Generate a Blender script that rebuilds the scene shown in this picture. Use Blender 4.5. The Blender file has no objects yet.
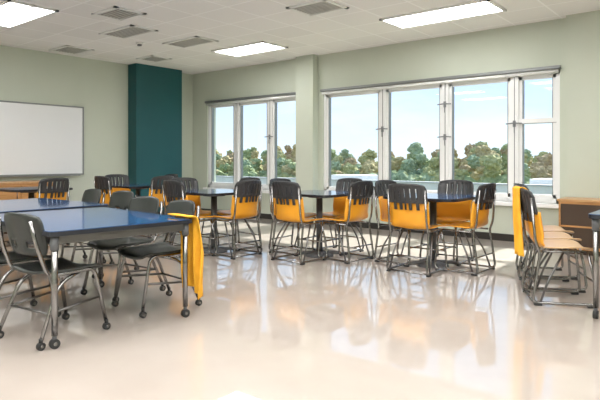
import bpy, bmesh, math, random
import numpy as np
from mathutils import Vector, Matrix, noise
random.seed(7)
scene = bpy.context.scene
try:
    scene.view_settings.view_transform = 'Standard'
    scene.view_settings.look = 'None'
except Exception as e:
    print(e)

# ------------------------------------------------------------ materials
def mat(name, col, rough=0.5, metal=0.0, spec=0.5, coat=0.0):
    m = bpy.data.materials.new(name); m.use_nodes = True
    b = m.node_tree.nodes['Principled BSDF']
    b.inputs['Base Color'].default_value = (*col, 1)
    b.inputs['Roughness'].default_value = rough
    b.inputs['Metallic'].default_value = metal
    b.inputs['Specular IOR Level'].default_value = spec
    b.inputs['Coat Weight'].default_value = coat
    return m

def noisy(name, c1, c2, scale=5, rough=0.5, detail=4, bump=0.0, bscale=None, spec=0.5, stretch=None, lo=.35, hi=.65, metal=0):
    m = mat(name, c1, rough, metal, spec); nt = m.node_tree; N = nt.nodes; L = nt.links
    b = N['Principled BSDF']
    tc = N.new('ShaderNodeTexCoord'); mp = N.new('ShaderNodeMapping')
    L.new(tc.outputs['Object'], mp.inputs['Vector'])
    if stretch: mp.inputs['Scale'].default_value = stretch
    n = N.new('ShaderNodeTexNoise'); n.inputs['Scale'].default_value = scale; n.inputs['Detail'].default_value = detail
    L.new(mp.outputs[0], n.inputs['Vector'])
    r = N.new('ShaderNodeValToRGB')
    r.color_ramp.elements[0].position = lo; r.color_ramp.elements[1].position = hi
    r.color_ramp.elements[0].color = (*c1, 1); r.color_ramp.elements[1].color = (*c2, 1)
    L.new(n.outputs['Fac'], r.inputs[0]); L.new(r.outputs[0], b.inputs['Base Color'])
    if bump:
        n2 = N.new('ShaderNodeTexNoise'); n2.inputs['Scale'].default_value = bscale or scale*4
        L.new(mp.outputs[0], n2.inputs['Vector'])
        bp = N.new('ShaderNodeBump'); bp.inputs['Strength'].default_value = bump; bp.inputs['Distance'].default_value = .01
        L.new(n2.outputs['Fac'], bp.inputs['Height']); L.new(bp.outputs[0], b.inputs['Normal'])
    return m

M = {}
M['wall'] = noisy('paint_sage', (.55,.59,.50), (.57,.61,.52), 1.5, .7, bump=.05, bscale=150, spec=.2)
M['teal'] = noisy('paint_teal', (.006,.078,.088), (.008,.086,.096), 2, .5, bump=.05, bscale=120)
M['base'] = mat('baseboard_dark', (.03,.028,.025), .4)
M['floor'] = noisy('floor_polished', (.425,.37,.325), (.465,.41,.365), 1.6, .45, 8, spec=.1)
fb = M['floor'].node_tree.nodes['Principled BSDF']
fb.inputs['Coat Weight'].default_value = 1; fb.inputs['Coat Roughness'].default_value = .018; fb.inputs['Coat IOR'].default_value = 1.85
M['frame'] = mat('window_frame_white', (.82,.83,.83), .35)
M['gray'] = mat('alu_gray', (.26,.27,.27), .4, .6)
M['latch'] = mat('latch_gray', (.22,.23,.24), .45, .3)
M['darkgray'] = mat('dark_gray', (.10,.105,.11), .45)
M['board'] = mat('whiteboard_white', (.80,.81,.82), .18)
M['wood'] = noisy('wood_maple', (.46,.22,.07), (.58,.31,.12), 4, .4, stretch=(1,1,12))
M['woodlight'] = noisy('wood_light', (.50,.28,.12), (.58,.35,.17), 4, .35, stretch=(1,8,1))
M['shelfshade_plinth'] = mat('shelf_shade_plinth', (.06,.035,.02), .6)  # dark tone for painted shelf shade, and for the cabinet plinths
M['black'] = mat('plastic_black', (.034,.034,.036), .35)
M['blackfront'] = mat('plastic_charcoal', (.034,.038,.035), .33)
M['orange'] = noisy('plastic_orange', (.78,.33,.02), (.84,.38,.03), 3, .32)
M['seatbeige'] = mat('seat_beige', (.58,.38,.21), .35)
M['chrome'] = mat('steel_tube', (.28,.275,.27), .22, 1.0)
M['steel'] = mat('steel_dark', (.15,.145,.14), .28, .9)
M['blue'] = noisy('laminate_blue', (.022,.075,.20), (.027,.09,.23), 3, .08)
M['edge'] = mat('edge_black', (.012,.014,.02), .35)
M['rubber'] = mat('rubber', (.02,.02,.02), .6)
M['cloth'] = noisy('cloth_yellow', (.78,.37,.018), (.84,.43,.028), 9, .85, bump=.3, bscale=300)
M['vent'] = mat('vent_gray', (.52,.51,.48), .6)
M['ventdark'] = mat('vent_dark', (.17,.165,.16), .7)
M['fixture'] = mat('fixture_white', (.8,.8,.78), .5)
M['concrete'] = noisy('concrete_white', (.68,.68,.66), (.76,.76,.74), 2, .8)
M['roof'] = mat('roof_gray', (.42,.43,.44), .8)
M['grass'] = noisy('ground_grass', (.14,.17,.06), (.22,.22,.09), .3, .9)
LEAF = [((.24,.29,.15),(.36,.40,.22)), ((.28,.29,.14),(.42,.41,.22)), ((.35,.29,.15),(.47,.39,.22)), ((.31,.23,.14),(.42,.33,.20)), ((.21,.27,.17),(.32,.38,.25))]  # leaf colours paled and desaturated, distance haze painted in
for i,(a,b_) in enumerate(LEAF):
    M['leaf%d'%i] = noisy('foliage_hazed_%d'%i, a, b_, 2.6, .9, 8, spec=.1, lo=.4, hi=.6)

def emis(name, col, s):
    m = bpy.data.materials.new(name); m.use_nodes = True; nt = m.node_tree
    nt.nodes.clear(); e = nt.nodes.new('ShaderNodeEmission'); o = nt.nodes.new('ShaderNodeOutputMaterial')
    e.inputs[0].default_value = (*col,1); e.inputs[1].default_value = s; nt.links.new(e.outputs[0], o.inputs[0]); return m
M['lamp'] = emis('troffer_diffuser', (1,.99,.975), 15)

def glassmat():
    m = bpy.data.materials.new('window_glass'); m.use_nodes = True; nt = m.node_tree; nt.nodes.clear()
    t = nt.nodes.new('ShaderNodeBsdfTransparent'); g = nt.nodes.new('ShaderNodeBsdfGlossy'); g.inputs['Roughness'].default_value = .02
    t.inputs[0].default_value = (.97,.985,.985,1)
    x = nt.nodes.new('ShaderNodeMixShader'); x.inputs[0].default_value = .03
    o = nt.nodes.new('ShaderNodeOutputMaterial')
    nt.links.new(t.outputs[0], x.inputs[1]); nt.links.new(g.outputs[0], x.inputs[2]); nt.links.new(x.outputs[0], o.inputs[0]); return m
M['glass'] = glassmat()

def ceilmat():
    m = mat('ceiling_tiles', (.7,.69,.66), .85, 0, .1); nt = m.node_tree; N=nt.nodes; L=nt.links; b=N['Principled BSDF']
    tc=N.new('ShaderNodeTexCoord'); mp=N.new('ShaderNodeMapping'); L.new(tc.outputs['Object'], mp.inputs['Vector'])
    mp.inputs['Location'].default_value = (.12,.2,0)
    br=N.new('ShaderNodeTexBrick'); br.offset=0; br.inputs['Scale'].default_value=1
    br.inputs['Brick Width'].default_value=.61; br.inputs['Row Height'].default_value=.61
    br.inputs['Mortar Size'].default_value=.012; br.inputs['Mortar Smooth'].default_value=.1
    br.inputs['Color1'].default_value=(.83,.82,.80,1); br.inputs['Color2'].default_value=(.88,.87,.85,1); br.inputs['Mortar'].default_value=(.96,.955,.945,1)
    L.new(mp.outputs[0], br.inputs['Vector'])
    n=N.new('ShaderNodeTexNoise'); n.inputs['Scale'].default_value=60; L.new(mp.outputs[0], n.inputs['Vector'])
    mx=N.new('ShaderNodeMix'); mx.data_type='RGBA'; mx.blend_type='MULTIPLY'; mx.inputs[0].default_value=.08
    L.new(br.outputs['Color'], mx.inputs[6]); L.new(n.outputs['Color'], mx.inputs[7]); L.new(mx.outputs[2], b.inputs['Base Color'])
    return m
M['ceil'] = ceilmat()

# ------------------------------------------------------------ mesh builder
def fillet(pts, rad, n=5):
    P=[Vector(p) for p in pts]; out=[P[0]]
    for i in range(1,len(P)-1):
        a,b,c=P[i-1],P[i],P[i+1]
        r1=min(rad,(a-b).length*.48); r2=min(rad,(c-b).length*.48)
        s=b+(a-b).normalized()*r1; e=b+(c-b).normalized()*r2
        for k in range(n+1):
            t=k/n; out.append(s*(1-t)**2+b*2*t*(1-t)+e*t*t)
    out.append(P[-1]); return out

class MB:
    def __init__(s): s.bm=bmesh.new(); s.mats=[]
    def mi(s,k):
        if k not in s.mats: s.mats.append(k)
        return s.mats.index(k)
    def merge(s,t):
        me=bpy.data.meshes.new('tmp'); t.to_mesh(me); t.free(); s.bm.from_mesh(me); bpy.data.meshes.remove(me)
    def box(s,x0,x1,y0,y1,z0,z1,k,bev=0,rot=None,piv=None):
        t=bmesh.new(); bmesh.ops.create_cube(t,size=1)
        for v in t.verts: v.co=Vector(((x0+x1)/2+v.co.x*(x1-x0),(y0+y1)/2+v.co.y*(y1-y0),(z0+z1)/2+v.co.z*(z1-z0)))
        if bev: bmesh.ops.bevel(t,geom=list(t.edges),offset=bev,segments=2,affect='EDGES',profile=.5)
        m=s.mi(k)
        for f in t.faces: f.material_index=m
        s.merge(t)
    def tube(s,pts,r,k,seg=8,rad=0,closed=False):
        P=fillet(pts,rad) if rad else [Vector(p) for p in pts]
        m=s.mi(k); bm=s.bm; rings=[]
        d=(P[1]-P[0]).normalized(); up=Vector((0,0,1)) if abs(d.z)<.9 else Vector((1,0,0))
        nrm=d.cross(up).normalized()
        for i,p in enumerate(P):
            if i==0: t=P[1]-P[0]
            elif i==len(P)-1: t=P[-1]-P[-2]
            else: t=(P[i+1]-P[i]).normalized()+(P[i]-P[i-1]).normalized()
            t.normalize(); nrm=(nrm-t*nrm.dot(t)).normalized(); b=t.cross(nrm)
            rr=r[i] if isinstance(r,list) else r
            rings.append([bm.verts.new(p+nrm*math.cos(a)*rr+b*math.sin(a)*rr) for a in [2*math.pi*j/seg for j in range(seg)]])
        for A,B in zip(rings,rings[1:]):
            for j in range(seg):
                f=bm.faces.new((A[j],A[(j+1)%seg],B[(j+1)%seg],B[j])); f.material_index=m; f.smooth=True
        for R,rev in ((rings[0],True),(rings[-1],False)):
            f=bm.faces.new(R[::-1] if rev else R); f.material_index=m
    def panel(s,nu,nv,fn,th,k,mask=None):
        t=bmesh.new(); V=[[t.verts.new(fn(i/nu,j/nv)) for j in range(nv+1)] for i in range(nu+1)]
        m=s.mi(k)
        for i in range(nu):
            for j in range(nv):
                if mask and not mask(i,j): continue
                f=t.faces.new((V[i][j],V[i+1][j],V[i+1][j+1],V[i][j+1]))
        for v in [v for v in t.verts if not v.link_faces]: t.verts.remove(v)
        bmesh.ops.recalc_face_normals(t,faces=list(t.faces))
        bmesh.ops.solidify(t,geom=list(t.faces),thickness=th)
        for f in t.faces: f.material_index=m; f.smooth=True
        s.merge(t)
    def prism(s,poly,z0,z1,kt,ks,bev=.0):
        bm=s.bm; a=[bm.verts.new((x,y,z0)) for x,y in poly]; b=[bm.verts.new((x,y,z1)) for x,y in poly]
        n=len(poly); mt,ms=s.mi(kt),s.mi(ks)
        for i in range(n):
            f=bm.faces.new((a[i],a[(i+1)%n],b[(i+1)%n],b[i])); f.material_index=ms
        f=bm.faces.new(b); f.material_index=mt
        f=bm.faces.new(a[::-1]); f.material_index=ms
    def mesh(s,name):
        me=bpy.data.meshes.new(name); s.bm.to_mesh(me); s.bm.free()
        for k in s.mats: me.materials.append(M[k])
        return me
    def obj(s,name,loc=(0,0,0),rz=0):
        return place(s.mesh(name),name,loc,rz)
def place(me,name,loc=(0,0,0),rz=0):
    o=bpy.data.objects.new(name,me); o.location=loc; o.rotation_euler=(0,0,rz)
    scene.collection.objects.link(o); return o

def rrect(hx,hy,r,n=5):
    out=[]
    for cx,cy,a0 in ((hx-r,hy-r,0),(-hx+r,hy-r,90),(-hx+r,-hy+r,180),(hx-r,-hy+r,270)):
        for k in range(n+1):
            a=math.radians(a0+90*k/n); out.append((cx+r*math.cos(a),cy+r*math.sin(a)))
    return out

# ------------------------------------------------------------ room
XL,XR,YB,YW,H=-9.55,3.2,-3.2,7.9,3.04
T=.25
b=MB(); b.box(XL-T,XR+T,YB-T,YW+T,-.2,0,'floor'); b.obj('floor')
b=MB(); b.box(XL-T,XR+T,YB-T,YW+T,H,H+.2,'ceil'); b.obj('ceiling')
b=MB(); b.box(XL-T,XL,YB-T,YW+T,0,H,'wall'); b.obj('wall_west')
b=MB(); b.box(XR,XR+T,YB-T,YW+T,0,H,'wall'); b.obj('wall_east')
b=MB(); b.box(XL,XR,YB-T,YB,0,H,'wall'); b.obj('wall_south')
W1=(-9.07,-6.50); W2=(-5.95,-1.98); ZS,ZT=.56,2.37
b=MB()
b.box(XL,XR,YW,YW+T,0,ZS,'wall'); b.box(XL,XR,YW,YW+T,ZT,H,'wall')
for a,c in ((XL,W1[0]),(W1[1],W2[0]),(W2[1],XR)): b.box(a,c,YW,YW+T,ZS,ZT,'wall')
b.obj('wall_north')
b=MB(); b.box(-6.45,-6.05,YW-.16,YW,0,H,'wall'); b.obj('wall_pilaster_center')
b=MB(); b.box(-1.87,-.95,YW-.14,YW,0,H,'wall'); b.obj('wall_pilaster_east')
b=MB(); b.box(XL,XL+.28,6.27,7.38,0,H,'teal'); b.obj('teal_column')
b=MB()
b.box(XL,-6.45,YW-.015,YW,0,.1,'base'); b.box(-6.465,-6.035,YW-.175,YW-.16,0,.1,'base'); b.box(-6.05,-1.87,YW-.015,YW,0,.1,'base'); b.box(-1.885,-.935,YW-.155,YW-.14,0,.1,'base'); b.box(-.95,XR,YW-.015,YW,0,.1,'base')
b.obj('baseboard_north')
b=MB(); b.box(XL,XL+.015,YB,6.27,0,.1,'base'); b.box(XL+.28,XL+.295,6.255,7.38,0,.1,'base'); b.obj('baseboard_west')

# windows
def window(name,xs,rails,latches):
    b=MB(); y0,y1=YW+.03,YW+.11
    x0,x1=xs[0],xs[-1]
    b.box(x0,x1,y0,y1,ZT-.055,ZT,'frame'); b.box(x0,x1,y0,y1,ZS,ZS+.07,'frame')
    b.box(x0,x0+.055,y0,y1,ZS,ZT,'frame'); b.box(x1-.055,x1,y0,y1,ZS,ZT,'frame')
    for x in xs[1:-1]: b.box(x-.055,x+.055,y0-.015,y1,ZS,ZT,'frame'); b.box(x-.005,x+.005,y0-.02,y0-.014,ZS+.05,ZT-.05,'gray')
    for i,(a,c) in enumerate(zip(xs,xs[1:])):
        a+=.05;c-=.05
        for q in ((a,a+.05),(c-.05,c)): b.box(q[0],q[1],y0+.015,y1-.01,ZS+.06,ZT-.05,'frame')
        b.box(a,c,y0+.015,y1-.01,ZS+.065,ZS+.115,'frame'); b.box(a,c,y0+.015,y1-.01,ZT-.10,ZT-.05,'frame')
        b.box(a+.049,a+.057,y0+.01,y1,ZS+.1,ZT-.09,'gray'); b.box(c-.057,c-.049,y0+.01,y1,ZS+.1,ZT-.09,'gray')
        if i in rails:
            z=rails[i]; b.box(a,c,y0,y1,z-.035,z+.035,'frame'); b.box(a,c,y0-.004,y0,z-.035,z-.027,'gray')
        b.box(a+.03,c-.03,y0+.045,y0+.05,ZS+.09,ZT-.08,'glass')
    b.box(x0-.02,x1+.02,YW-.06,YW+.005,ZT,ZT+.045,'gray',.008)
    b.tube([(x0+.01,YW-.03,ZT-.03),(x1-.01,YW-.03,ZT-.03)],.022,'frame',10)
    b.box(x0-.04,x1+.04,YW-.09,YW+.04,ZS-.055,ZS,'frame',.006)
    for x,z in latches:
        b.box(x-.018,x+.018,YW-.01,YW+.015,z-.045,z+.045,'latch',.004)
        b.tube([(x-.11,YW-.02,z),(x,YW-.01,z+.01),(x+.11,YW-.02,z)],.009,'latch',8,rad=.03)
        b.tube([(x,YW-.01,z),(x+.01,YW-.03,z-.08),(x+.01,YW-.025,z-.13)],.007,'latch',8,rad=.03)
    b.obj(name)
window('window_1',[W1[0],-8.19,-7.25,W1[1]],{},[(-7.25,1.6)])
window('window_2',[W2[0],-4.72,-3.62,-2.58,W2[1]],{3:1.69},[(-4.72,1.66),(-3.62,2.0),(-3.62,1.5),(-2.58,1.66)])

# whiteboard
b=MB(); y0,y1,z0,z1=1.9,5.32,.88,2.13; xw=XL+.003
b.box(xw,xw+.02,y0,y1,z0,z1,'board')
for q in ((y0,y0+.025),(y1-.025,y1)): b.box(xw,xw+.03,q[0],q[1],z0,z1,'gray',.003)
b.box(xw,xw+.03,y0,y1,z1-.025,z1,'gray',.003); b.box(xw,xw+.03,y0,y1,z0,z0+.025,'gray',.003)
b.box(xw,xw+.09,y0+.1,y1-.1,z0-.015,z0,'gray',.003)
b.obj('whiteboard')

# ceiling fixtures
def troffer(x0,x1,y0,y1):
    b=MB(); z=H
    b.box(x0,x1,y0,y0+.035,z-.025,z,'fixture'); b.box(x0,x1,y1-.035,y1,z-.025,z,'fixture')
    b.box(x0,x0+.035,y0,y1,z-.025,z,'fixture'); b.box(x1-.035,x1,y0,y1,z-.025,z,'fixture')
    ym=(y0+y1)/2; b.box(x0,x1,ym-.012,ym+.012,z-.02,z,'fixture')
    b.box(x0+.03,x1-.03,y0+.03,y1-.03,z-.012,z-.006,'lamp')
    b.obj('ceiling_light')
for x0,x1,y0,y1 in [(-3.85,-2.37,6.36,6.98),(-7.2,-5.98,6.36,6.98),(-8.1,-6.74,2.82,3.43),(.2,1.6,6.36,6.98)]:  # last troffer is out of view, added for room lighting
    troffer(x0,x1,y0,y1)
for yy in (2.82,1.6,.38,-.84,-2.06):  # troffer rows outside the view, added to raise the room brightness
    for xx in (-4.2,-2.1,0.0):
        troffer(xx,xx+1.45,yy,yy+.61)
for yy in (.9,-.93): troffer(-7.0,-5.6,yy,yy+.61)  # further unseen troffers added for room brightness
troffer(-1.8,-.4,4.6,5.21)  # added troffer outside the view, more light for the room
def vent(cx,cy,sx=.61,sy=.61):
    b=MB(); x0,x1,y0,y1=cx-sx/2,cx+sx/2,cy-sy/2,cy+sy/2
    b.box(x0,x1,y0,y0+.05,H-.015,H,'fixture'); b.box(x0,x1,y1-.05,y1,H-.015,H,'fixture'); b.box(x0,x0+.05,y0,y1,H-.015,H,'fixture'); b.box(x1-.05,x1,y0,y1,H-.015,H,'fixture')
    b.box(x0+.05,x1-.05,y0+.05,y1-.05,H-.004,H,'ventdark')
    n=int((sy-.08)/.05)
    for i in range(n):
        y=y0+.07+i*.05
        if y<y1-.05: b.box(x0+.05,x1-.05,y-.014,y+.014,H-.013,H-.008,'vent')
    b.obj('ceiling_vent')
for c in [(-4.15,5.4,.61,.5),(-7.1,4.66,.85,.45),(-6.94,5.69,.85,.45),(-6.3,4.0,.55,.45),(-9.0,4.8,.61,.5),(-8.6,6.2,.5,.45)]:
    vent(*c)
b=MB(); b.tube([(0,0,0),(0,0,-.03)],.06,'fixture',20); b.tube([(0,0,-.03),(0,0,-.055)],.035,'darkgray',16); b.obj('smoke_detector',(-7.6,5.2,H))

# ------------------------------------------------------------ furniture
def orange_chair_mesh(seat='orange'):
    b=MB()
    prof=fillet([(0,.215,.435),(0,.17,.457),(0,-.05,.445),(0,-.195,.45),(0,-.238,.735)],.11,6)
    cum=[0]
    for p,q in zip(prof,prof[1:]): cum.append(cum[-1]+(q-p).length)
    def at(v):
        d=v*cum[-1]
        for i in range(len(prof)-1):
            if cum[i+1]>=d-1e-9:
                t=(d-cum[i])/max(1e-9,cum[i+1]-cum[i]); return prof[i].lerp(prof[i+1],t)
        return prof[-1]
    def shell(u,v):
        p=at(v); w=.215*(1-.18*max(0,(.08-v)/.08)**2); s=(u-.5)*2
        back=min(1,max(0,(v-.52)/.2))
        return Vector((s*w, p.y+.06*s*s*back, p.z+.018*s*s*(1-back)))
    if seat=='orange': b.panel(12,24,shell,.012,'orange')
    else:
        b.panel(12,24,shell,.012,seat,lambda i,j:j<13)
        b.panel(12,24,shell,.012,'orange',lambda i,j:j>=13)
    nu,nv=29,16
    def back(u,v):
        s=(u-.5)*2; z=.65+.265*v
        r=1-.10*max(0,(v-.8)/.2)**2
        i=round(u*nu)
        rib=.004*math.sin(i*math.pi/2) if .3<v<.9 else 0
        return Vector((s*.218*r, -.234-.05*v+.062*s*s-.014+rib, z-.018*abs(s)**4*(1 if v>.8 else 0)))
    def mask(i,j):
        if j>=13: return True
        if j<4: return i in (5,6,10,11,14,17,18,22,23)
        if j<=5 or i<3 or i>=nu-3: return True
        return i%4!=2
    b.panel(nu,nv,back,.012,'black',mask)
    for sx in (-1,1):
        b.tube([(sx*.175,.185,.435),(sx*.21,.225,.22),(sx*.222,.24,.022),(sx*.222,-.23,.022),(sx*.212,-.17,.42),(sx*.21,-.205,.50),(sx*.203,-.235,.85)],.0115,'chrome',8,rad=.05)
        b.tube([(sx*.18,.17,.43),(sx*.195,-.16,.425)],.0095,'chrome',8)
        b.tube([(sx*.16,.02,.43),(sx*.212,-.11,.2),(sx*.222,-.17,.03)],.0095,'steel',8,rad=.05)
        for y in (.2,-.19): b.box(sx*.222-.014,sx*.222+.014,y-.03,y+.03,0,.018,'rubber',.004)
    b.tube([(-.21,-.195,.17),(.21,-.195,.17)],.008,'chrome',8)
    b.tube([(-.213,.225,.2),(.213,.225,.2)],.008,'chrome',8)
    b.tube([(-.222,-.215,.024),(.222,-.215,.024)],.009,'chrome',8)
    b.tube([(-.185,0,.43),(.185,0,.43)],.009,'chrome',8)
    return b.mesh('classroom_chair')

def black_chair_mesh():
    b=MB()
    def seat(u,v):
        s=(u-.5)*2; y=-.2+.42*v; w=.205*(1-.10*max(0,(.15-v)/.15)**2)*(1-.08*max(0,(v-.85)/.15)**2)
        z=.445+.022*s*s-.012*math.sin(v*3.14)-.03*max(0,(v-.8)/.2)**2
        return Vector((s*w,y,z))
    b.panel(10,12,seat,.016,'blackfront')
    def back(u,v):
        s=(u-.5)*2; z=.555+.265*v
        w=.20*(1-.10*max(0,(v-.75)/.25)**2)*(1-.16*max(0,(.3-v)/.3)**2)
        return Vector((s*w,-.235-.06*v+.045*s*s,z-.02*abs(s)**3*max(0,(v-.6)/.4)))
    def mask(i,j): return not (j in(2,3) and i in (3,4,5,10,11,12)) 
    b.panel(16,12,back,.014,'blackfront',mask)
    for sx in (-1,1):
        b.tube([(sx*.165,-.292,.78),(sx*.185,-.262,.62),(sx*.19,-.19,.43),(sx*.19,.15,.43),(sx*.215,.225,.06)],.0125,'chrome',10,rad=.06)
        b.tube([(sx*.17,.06,.425),(sx*.195,-.12,.37),(sx*.22,-.255,.06)],.0125,'chrome',10,rad=.08)
        b.tube([(sx*.202,.19,.235),(sx*.206,-.185,.2)],.009,'steel',8)
        for y in (.226,-.257):
            x=sx*.219
            b.tube([(x,y,.07),(x,y,.045)],.012,'rubber',10)
            b.tube([(x-.014,y,.024),(x+.014,y,.024)],.024,'rubber',14)
            b.tube([(x-.016,y,.024),(x+.016,y,.024)],.010,'chrome',10)
    b.tube([(-.18,-.1,.425),(.18,-.1,.425)],.010,'steel',8); b.tube([(-.18,.13,.425),(.18,.13,.425)],.010,'steel',8)
    b.tube([(-.205,-.19,.2),(.205,-.19,.2)],.008,'steel',8)
    return b.mesh('classroom_chair')

ME_O=orange_chair_mesh(); ME_T=orange_chair_mesh('seatbeige'); ME_B=black_chair_mesh()

def pedestal_table_mesh():
    b=MB(); zt=.76
    b.prism(rrect(.42,.42,.10),zt-.028,zt-.003,'edge','edge'); b.prism(rrect(.417,.417,.10),zt-.004,zt,'blue','edge')
    b.tube([(0,0,.04),(0,0,.70)],.038,'darkgray',16); b.tube([(0,0,.70),(0,0,.732)],.14,'darkgray',20)
    b.tube([(0,0,0),(0,0,.02),(0,0,.05)],[.17,.16,.06],'darkgray',24)
    for a in range(4):
        t=math.radians(45+90*a); c,s_=math.cos(t),math.sin(t)
        b.tube([(0,0,.045),(c*.2,s_*.2,.035),(c*.30,s_*.30,.018)],[.022,.02,.016],'darkgray',8)
    return b.mesh('pedestal_table')
ME_P=pedestal_table_mesh()

def group(tx,ty,which='SEWN',d=.39):
    place(ME_P,'pedestal_table',(tx,ty,0))
    for w in which:
        dx,dy,rz={'S':(0,-1,0),'E':(1,0,90),'N':(0,1,180),'W':(-1,0,270)}[w]
        j=random.uniform(-6,6)
        place(ME_O,'classroom_chair',(tx+dx*d,ty+dy*d,0),math.radians(rz+j))
group(-4.02,5.27); group(-2.68,5.55,d=.37); group(-5.22,4.66,'SENW'); group(-7.42,5.05,'SENW'); group(-7.75,3.55,'SE')

def big_table_mesh(hx,hy,zt=.72,ins=.07):
    b=MB()
    b.prism(rrect(hx,hy,.05),zt-.032,zt-.004,'edge','edge'); b.prism(rrect(hx-.004,hy-.004,.048),zt-.005,zt,'blue','blue')
    ix,iy=hx-ins,hy-ins
    for sx in (-1,1): b.box(sx*ix-.012,sx*ix+.012,-iy,iy,zt-.085,zt-.032,'steel',.003)
    for sy in (-1,1): b.box(-ix,ix,sy*iy-.012,sy*iy+.012,zt-.085,zt-.032,'steel',.003)
    for sx in (-1,1):
        for sy in (-1,1):
            x,y=sx*ix,sy*iy
            b.tube([(x,y,zt-.035),(x,y,.08)],.019,'chrome',14)
            b.tube([(x,y,zt-.035),(x,y,zt-.12)],.026,'darkgray',14)
            b.tube([(x,y,.085),(x,y,.05)],.014,'darkgray',10)
            b.tube([(x-.016,y,.03),(x+.016,y,.03)],.03,'rubber',16); b.tube([(x-.018,y,.03),(x+.018,y,.03)],.012,'chrome',10)
    return b.mesh('classroom_table')
R=math.radians
place(big_table_mesh(.72,.52,ins=.05),'classroom_table',(-3.91,2.17,0),R(-5))
place(big_table_mesh(.70,.55),'classroom_table',(-5.52,2.42,0))
place(big_table_mesh(.75,.45,.76,.05),'classroom_table',(-.17,4.84,0))

place(ME_B,'classroom_chair',(-3.57,1.80,0),R(8))
place(ME_B,'classroom_chair',(-4.17,1.78,0),R(-4))
place(ME_B,'classroom_chair',(-3.62,2.62,0),R(174))
place(ME_B,'classroom_chair',(-4.20,2.70,0),R(184))
place(ME_B,'classroom_chair',(-5.15,3.08,0),R(182))
place(ME_B,'classroom_chair',(-5.80,3.10,0),R(177))
place(ME_B,'classroom_chair',(-6.34,2.45,0),R(-90))
for x,y,a in ((-1.24,4.84,-62),(-1.42,5.33,-60),(-1.60,5.84,-58)):
    place(ME_T,'classroom_chair',(x,y,0),R(a))

# yellow jackets
b=MB()
def drape(u,v):
    L=v*.60
    if L<.06: y,z=-.06+L,.014
    else: y,z=.012,-(L-.06)+.014
    hang=max(0,min(1,(L-.06)/.5))
    w=.28*(1-.12*hang)
    x=(u-.5)*w+.04*hang
    fold=math.sin(u*21+v*3)*.028*min(1,hang*2)+math.sin(u*9-v*4)*.012*hang
    return Vector((x,y+fold+.035*min(1,hang*2),z+.015*math.sin(u*5)*hang-.08*hang*abs(u-.35)))
b.panel(40,34,drape,.008,'cloth')
b.obj('yellow_jacket',(-3.29,2.645,.72),R(-5))
b=MB()
def drape2(u,v):
    L=v*.62; w=.24*(1-.25*v); s=(u-.5)*2
    x=s*w/2-.05
    if L<.06: y,z=-.262-.05*(L/.06),.905+.025*math.sin(L/.06*1.57)
    else: y,z=-.324+.03*v,.93-(L-.06)
    y2=y+(math.sin(u*18+v*2)*.014*min(1,v*2))-(.0 if L<.06 else .008)
    return Vector((x,y2+.03*s*s,z-.05*v*abs(u-.6)))
b.panel(30,34,drape2,.008,'cloth')
b.obj('yellow_jacket',(-1.24,4.84,0),R(-62))

# low cabinets
def cabinet(name,x0,x1,y0,y1,h,face,n):
    b=MB()
    b.box(x0,x1,y0,y1,.06,h-.03,'wood'); b.box(x0-.02 if face!='x' else x0,x1+.02,y0-.02,y1,h-.03,h,'woodlight',.004); b.box(x0+.03,x1-.03,y0+.03,y1-.0,0,.06,'shelfshade_plinth')
    if face=='y':
        w=(x1-x0)/n
        for i in range(n):
            a=x0+i*w+.02;c=a+w-.04
            b.box(a,c,y0-.004,y0+.001,.1,h-.06,'shelfshade_plinth'); b.box(a,c,y0-.012,y0-.003,.33,.35,'wood')  # dark flat panels paint open-shelf shade onto the solid body
            b.box(a-.02,a,y0-.015,y0,.06,h-.03,'wood')
    else:
        w=(y1-y0)/n
        for i in range(n):
            a=y0+i*w+.01;c=a+w-.02
            b.box(x1,x1+.018,a,c,.09,h-.05,'wood',.003); b.tube([(x1+.03,c-.05,h-.3),(x1+.03,c-.05,h-.15)],.006,'chrome')
    return b.obj(name)
cabinet('storage_cabinet',-1.84,.6,7.3,YW-.16,.67,'y',5)
cabinet('base_cabinet',XL+.02,XL+.6,2.2,4.5,.80,'x',4)

# ------------------------------------------------------------ exterior
b=MB(); b.box(-160,100,9,240,-4.4,-4,'grass'); b.obj('ground')
b=MB(); b.box(-34,14,26,38,-4,-.65,'concrete'); b.box(-34,14,26,38,-.65,-.6,'roof'); b.box(-34.2,14.2,25.8,26.2,-.6,-.02,'concrete'); b.box(-34.25,14.25,25.75,26.25,-.02,.04,'roof')
for x,w in ((-22,3),(-9,2.2),(2,3)): b.box(x,x+w,30,32,-.6,.15,'concrete')
b.obj('neighboring_building')

# trees (one mass)
t=bmesh.new(); bmesh.ops.create_icosphere(t,subdivisions=3,radius=1)
t.verts.ensure_lookup_table()
V0=np.array([v.co[:] for v in t.verts]); F0=np.array([[v.index for v in f.verts] for f in t.faces]); t.free()
variants=[]
for q in range(14):
    ph=Vector((q*7.3,q*3.1,1.7))
    d=np.array([noise.fractal(Vector(v*2.2)+ph,.6,2.2,4) for v in V0]); e2=np.random.default_rng(q).normal(0,.09,len(V0))
    variants.append(V0*(1+.34*d+e2)[:,None])
verts=[];faces=[];mi=[];off=0
rng=np.random.default_rng(3)
def addblob(c,r,m):
    global off
    a=rng.uniform(0,6.28); ca,sa=math.cos(a),math.sin(a)
    P=variants[int(rng.integers(0,14))]@np.array([[ca,sa,0],[-sa,ca,0],[0,0,1]])
    P=P*np.array(r)+np.array(c)
    verts.append(P); faces.append(F0+off); mi.append(np.full(len(F0),m)); off+=len(P)
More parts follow.
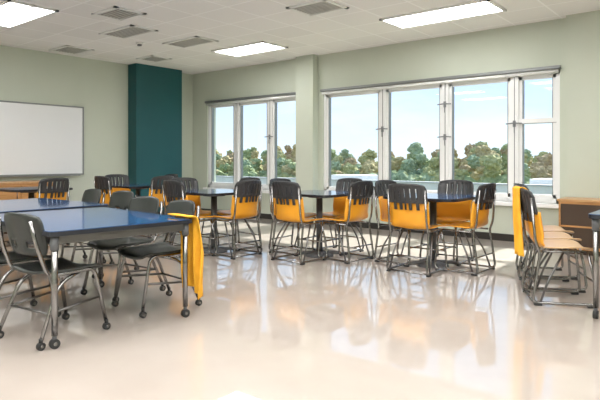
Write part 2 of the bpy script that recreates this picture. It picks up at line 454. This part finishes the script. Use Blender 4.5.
for row,(yb,zh) in enumerate(((66,4.3),(73,5.6),(82,6.8))):
    x=-128.0
    while x<26:
        x+=rng.uniform(1.6,2.9); y=yb+rng.uniform(-2.5,2.5)
        hgt=zh+rng.uniform(-1.0,.8)+.7*math.sin(x*.19+row)+(-x-20)*.012; k=int(rng.choice([0,1,2,3,4,0,1,4,1,2]))
        for q in range(8):
            r=rng.uniform(.45,.95); f=q/7
            addblob((x+rng.uniform(-1.3,1.3)*(.3+f),y+rng.uniform(-.8,.8),-4+hgt-r-f*3.2),(r*1.2,r,r),k if rng.random()<.75 else int(rng.integers(0,5)))
        addblob((x,y,-2.6),(2.1,1.4,2.0),int(rng.choice([0,4,1])))
V=np.vstack(verts);F=np.vstack(faces);MI=np.concatenate(mi)
me=bpy.data.meshes.new('tree_line'); me.from_pydata(V.tolist(),[],F.tolist())
for i in range(5): me.materials.append(M['leaf%d'%i])
me.polygons.foreach_set('material_index',MI.astype(np.int32)); me.update()
place(me,'tree_line')

# ------------------------------------------------------------ world + sun
w=bpy.data.worlds.new('World'); scene.world=w; w.use_nodes=True; nt=w.node_tree; N=nt.nodes; L=nt.links; N.clear()
tc=N.new('ShaderNodeTexCoord'); sp=N.new('ShaderNodeSeparateXYZ'); L.new(tc.outputs['Generated'],sp.inputs[0])
r=N.new('ShaderNodeValToRGB'); e=r.color_ramp.elements
e[0].position=0; e[0].color=(.70,.79,.87,1); e[1].position=.35; e[1].color=(.36,.55,.82,1)
x=e.new(.06); x.color=(.63,.75,.87,1); x=e.new(.16); x.color=(.48,.65,.86,1)
L.new(sp.outputs[2],r.inputs[0])
nz=N.new('ShaderNodeTexNoise'); nz.inputs['Scale'].default_value=3; nz.inputs['Detail'].default_value=5
mp=N.new('ShaderNodeMapping'); mp.inputs['Scale'].default_value=(1,1,3.5); L.new(tc.outputs['Generated'],mp.inputs[0]); L.new(mp.outputs[0],nz.inputs['Vector'])
cr=N.new('ShaderNodeValToRGB'); cr.color_ramp.elements[0].position=.5; cr.color_ramp.elements[1].position=.75; cr.color_ramp.elements[1].color=(.5,.5,.5,1)
L.new(nz.outputs['Fac'],cr.inputs[0])
mx=N.new('ShaderNodeMix'); mx.data_type='RGBA'; L.new(cr.outputs[0],mx.inputs[0]); L.new(r.outputs[0],mx.inputs[6]); mx.inputs[7].default_value=(.9,.93,.95,1)
bg=N.new('ShaderNodeBackground'); L.new(mx.outputs[2],bg.inputs[0]); bg.inputs[1].default_value=1.55
o=N.new('ShaderNodeOutputWorld'); L.new(bg.outputs[0],o.inputs[0])
s=bpy.data.lights.new('sun','SUN'); s.energy=13; s.angle=math.radians(.8); s.color=(1,.97,.91)
so=bpy.data.objects.new('sun',s); scene.collection.objects.link(so)
so.rotation_euler=Vector((.0,1.0,.98)).to_track_quat('Z','Y').to_euler()

# ------------------------------------------------------------ camera
c=bpy.data.cameras.new('camera'); c.sensor_width=36; c.lens=33; c.shift_y=-40/600; c.clip_end=500
co=bpy.data.objects.new('camera',c); scene.collection.objects.link(co)
co.location=(0,0,1.15); co.rotation_euler=(math.radians(90),0,math.radians(39.36)); scene.camera=co
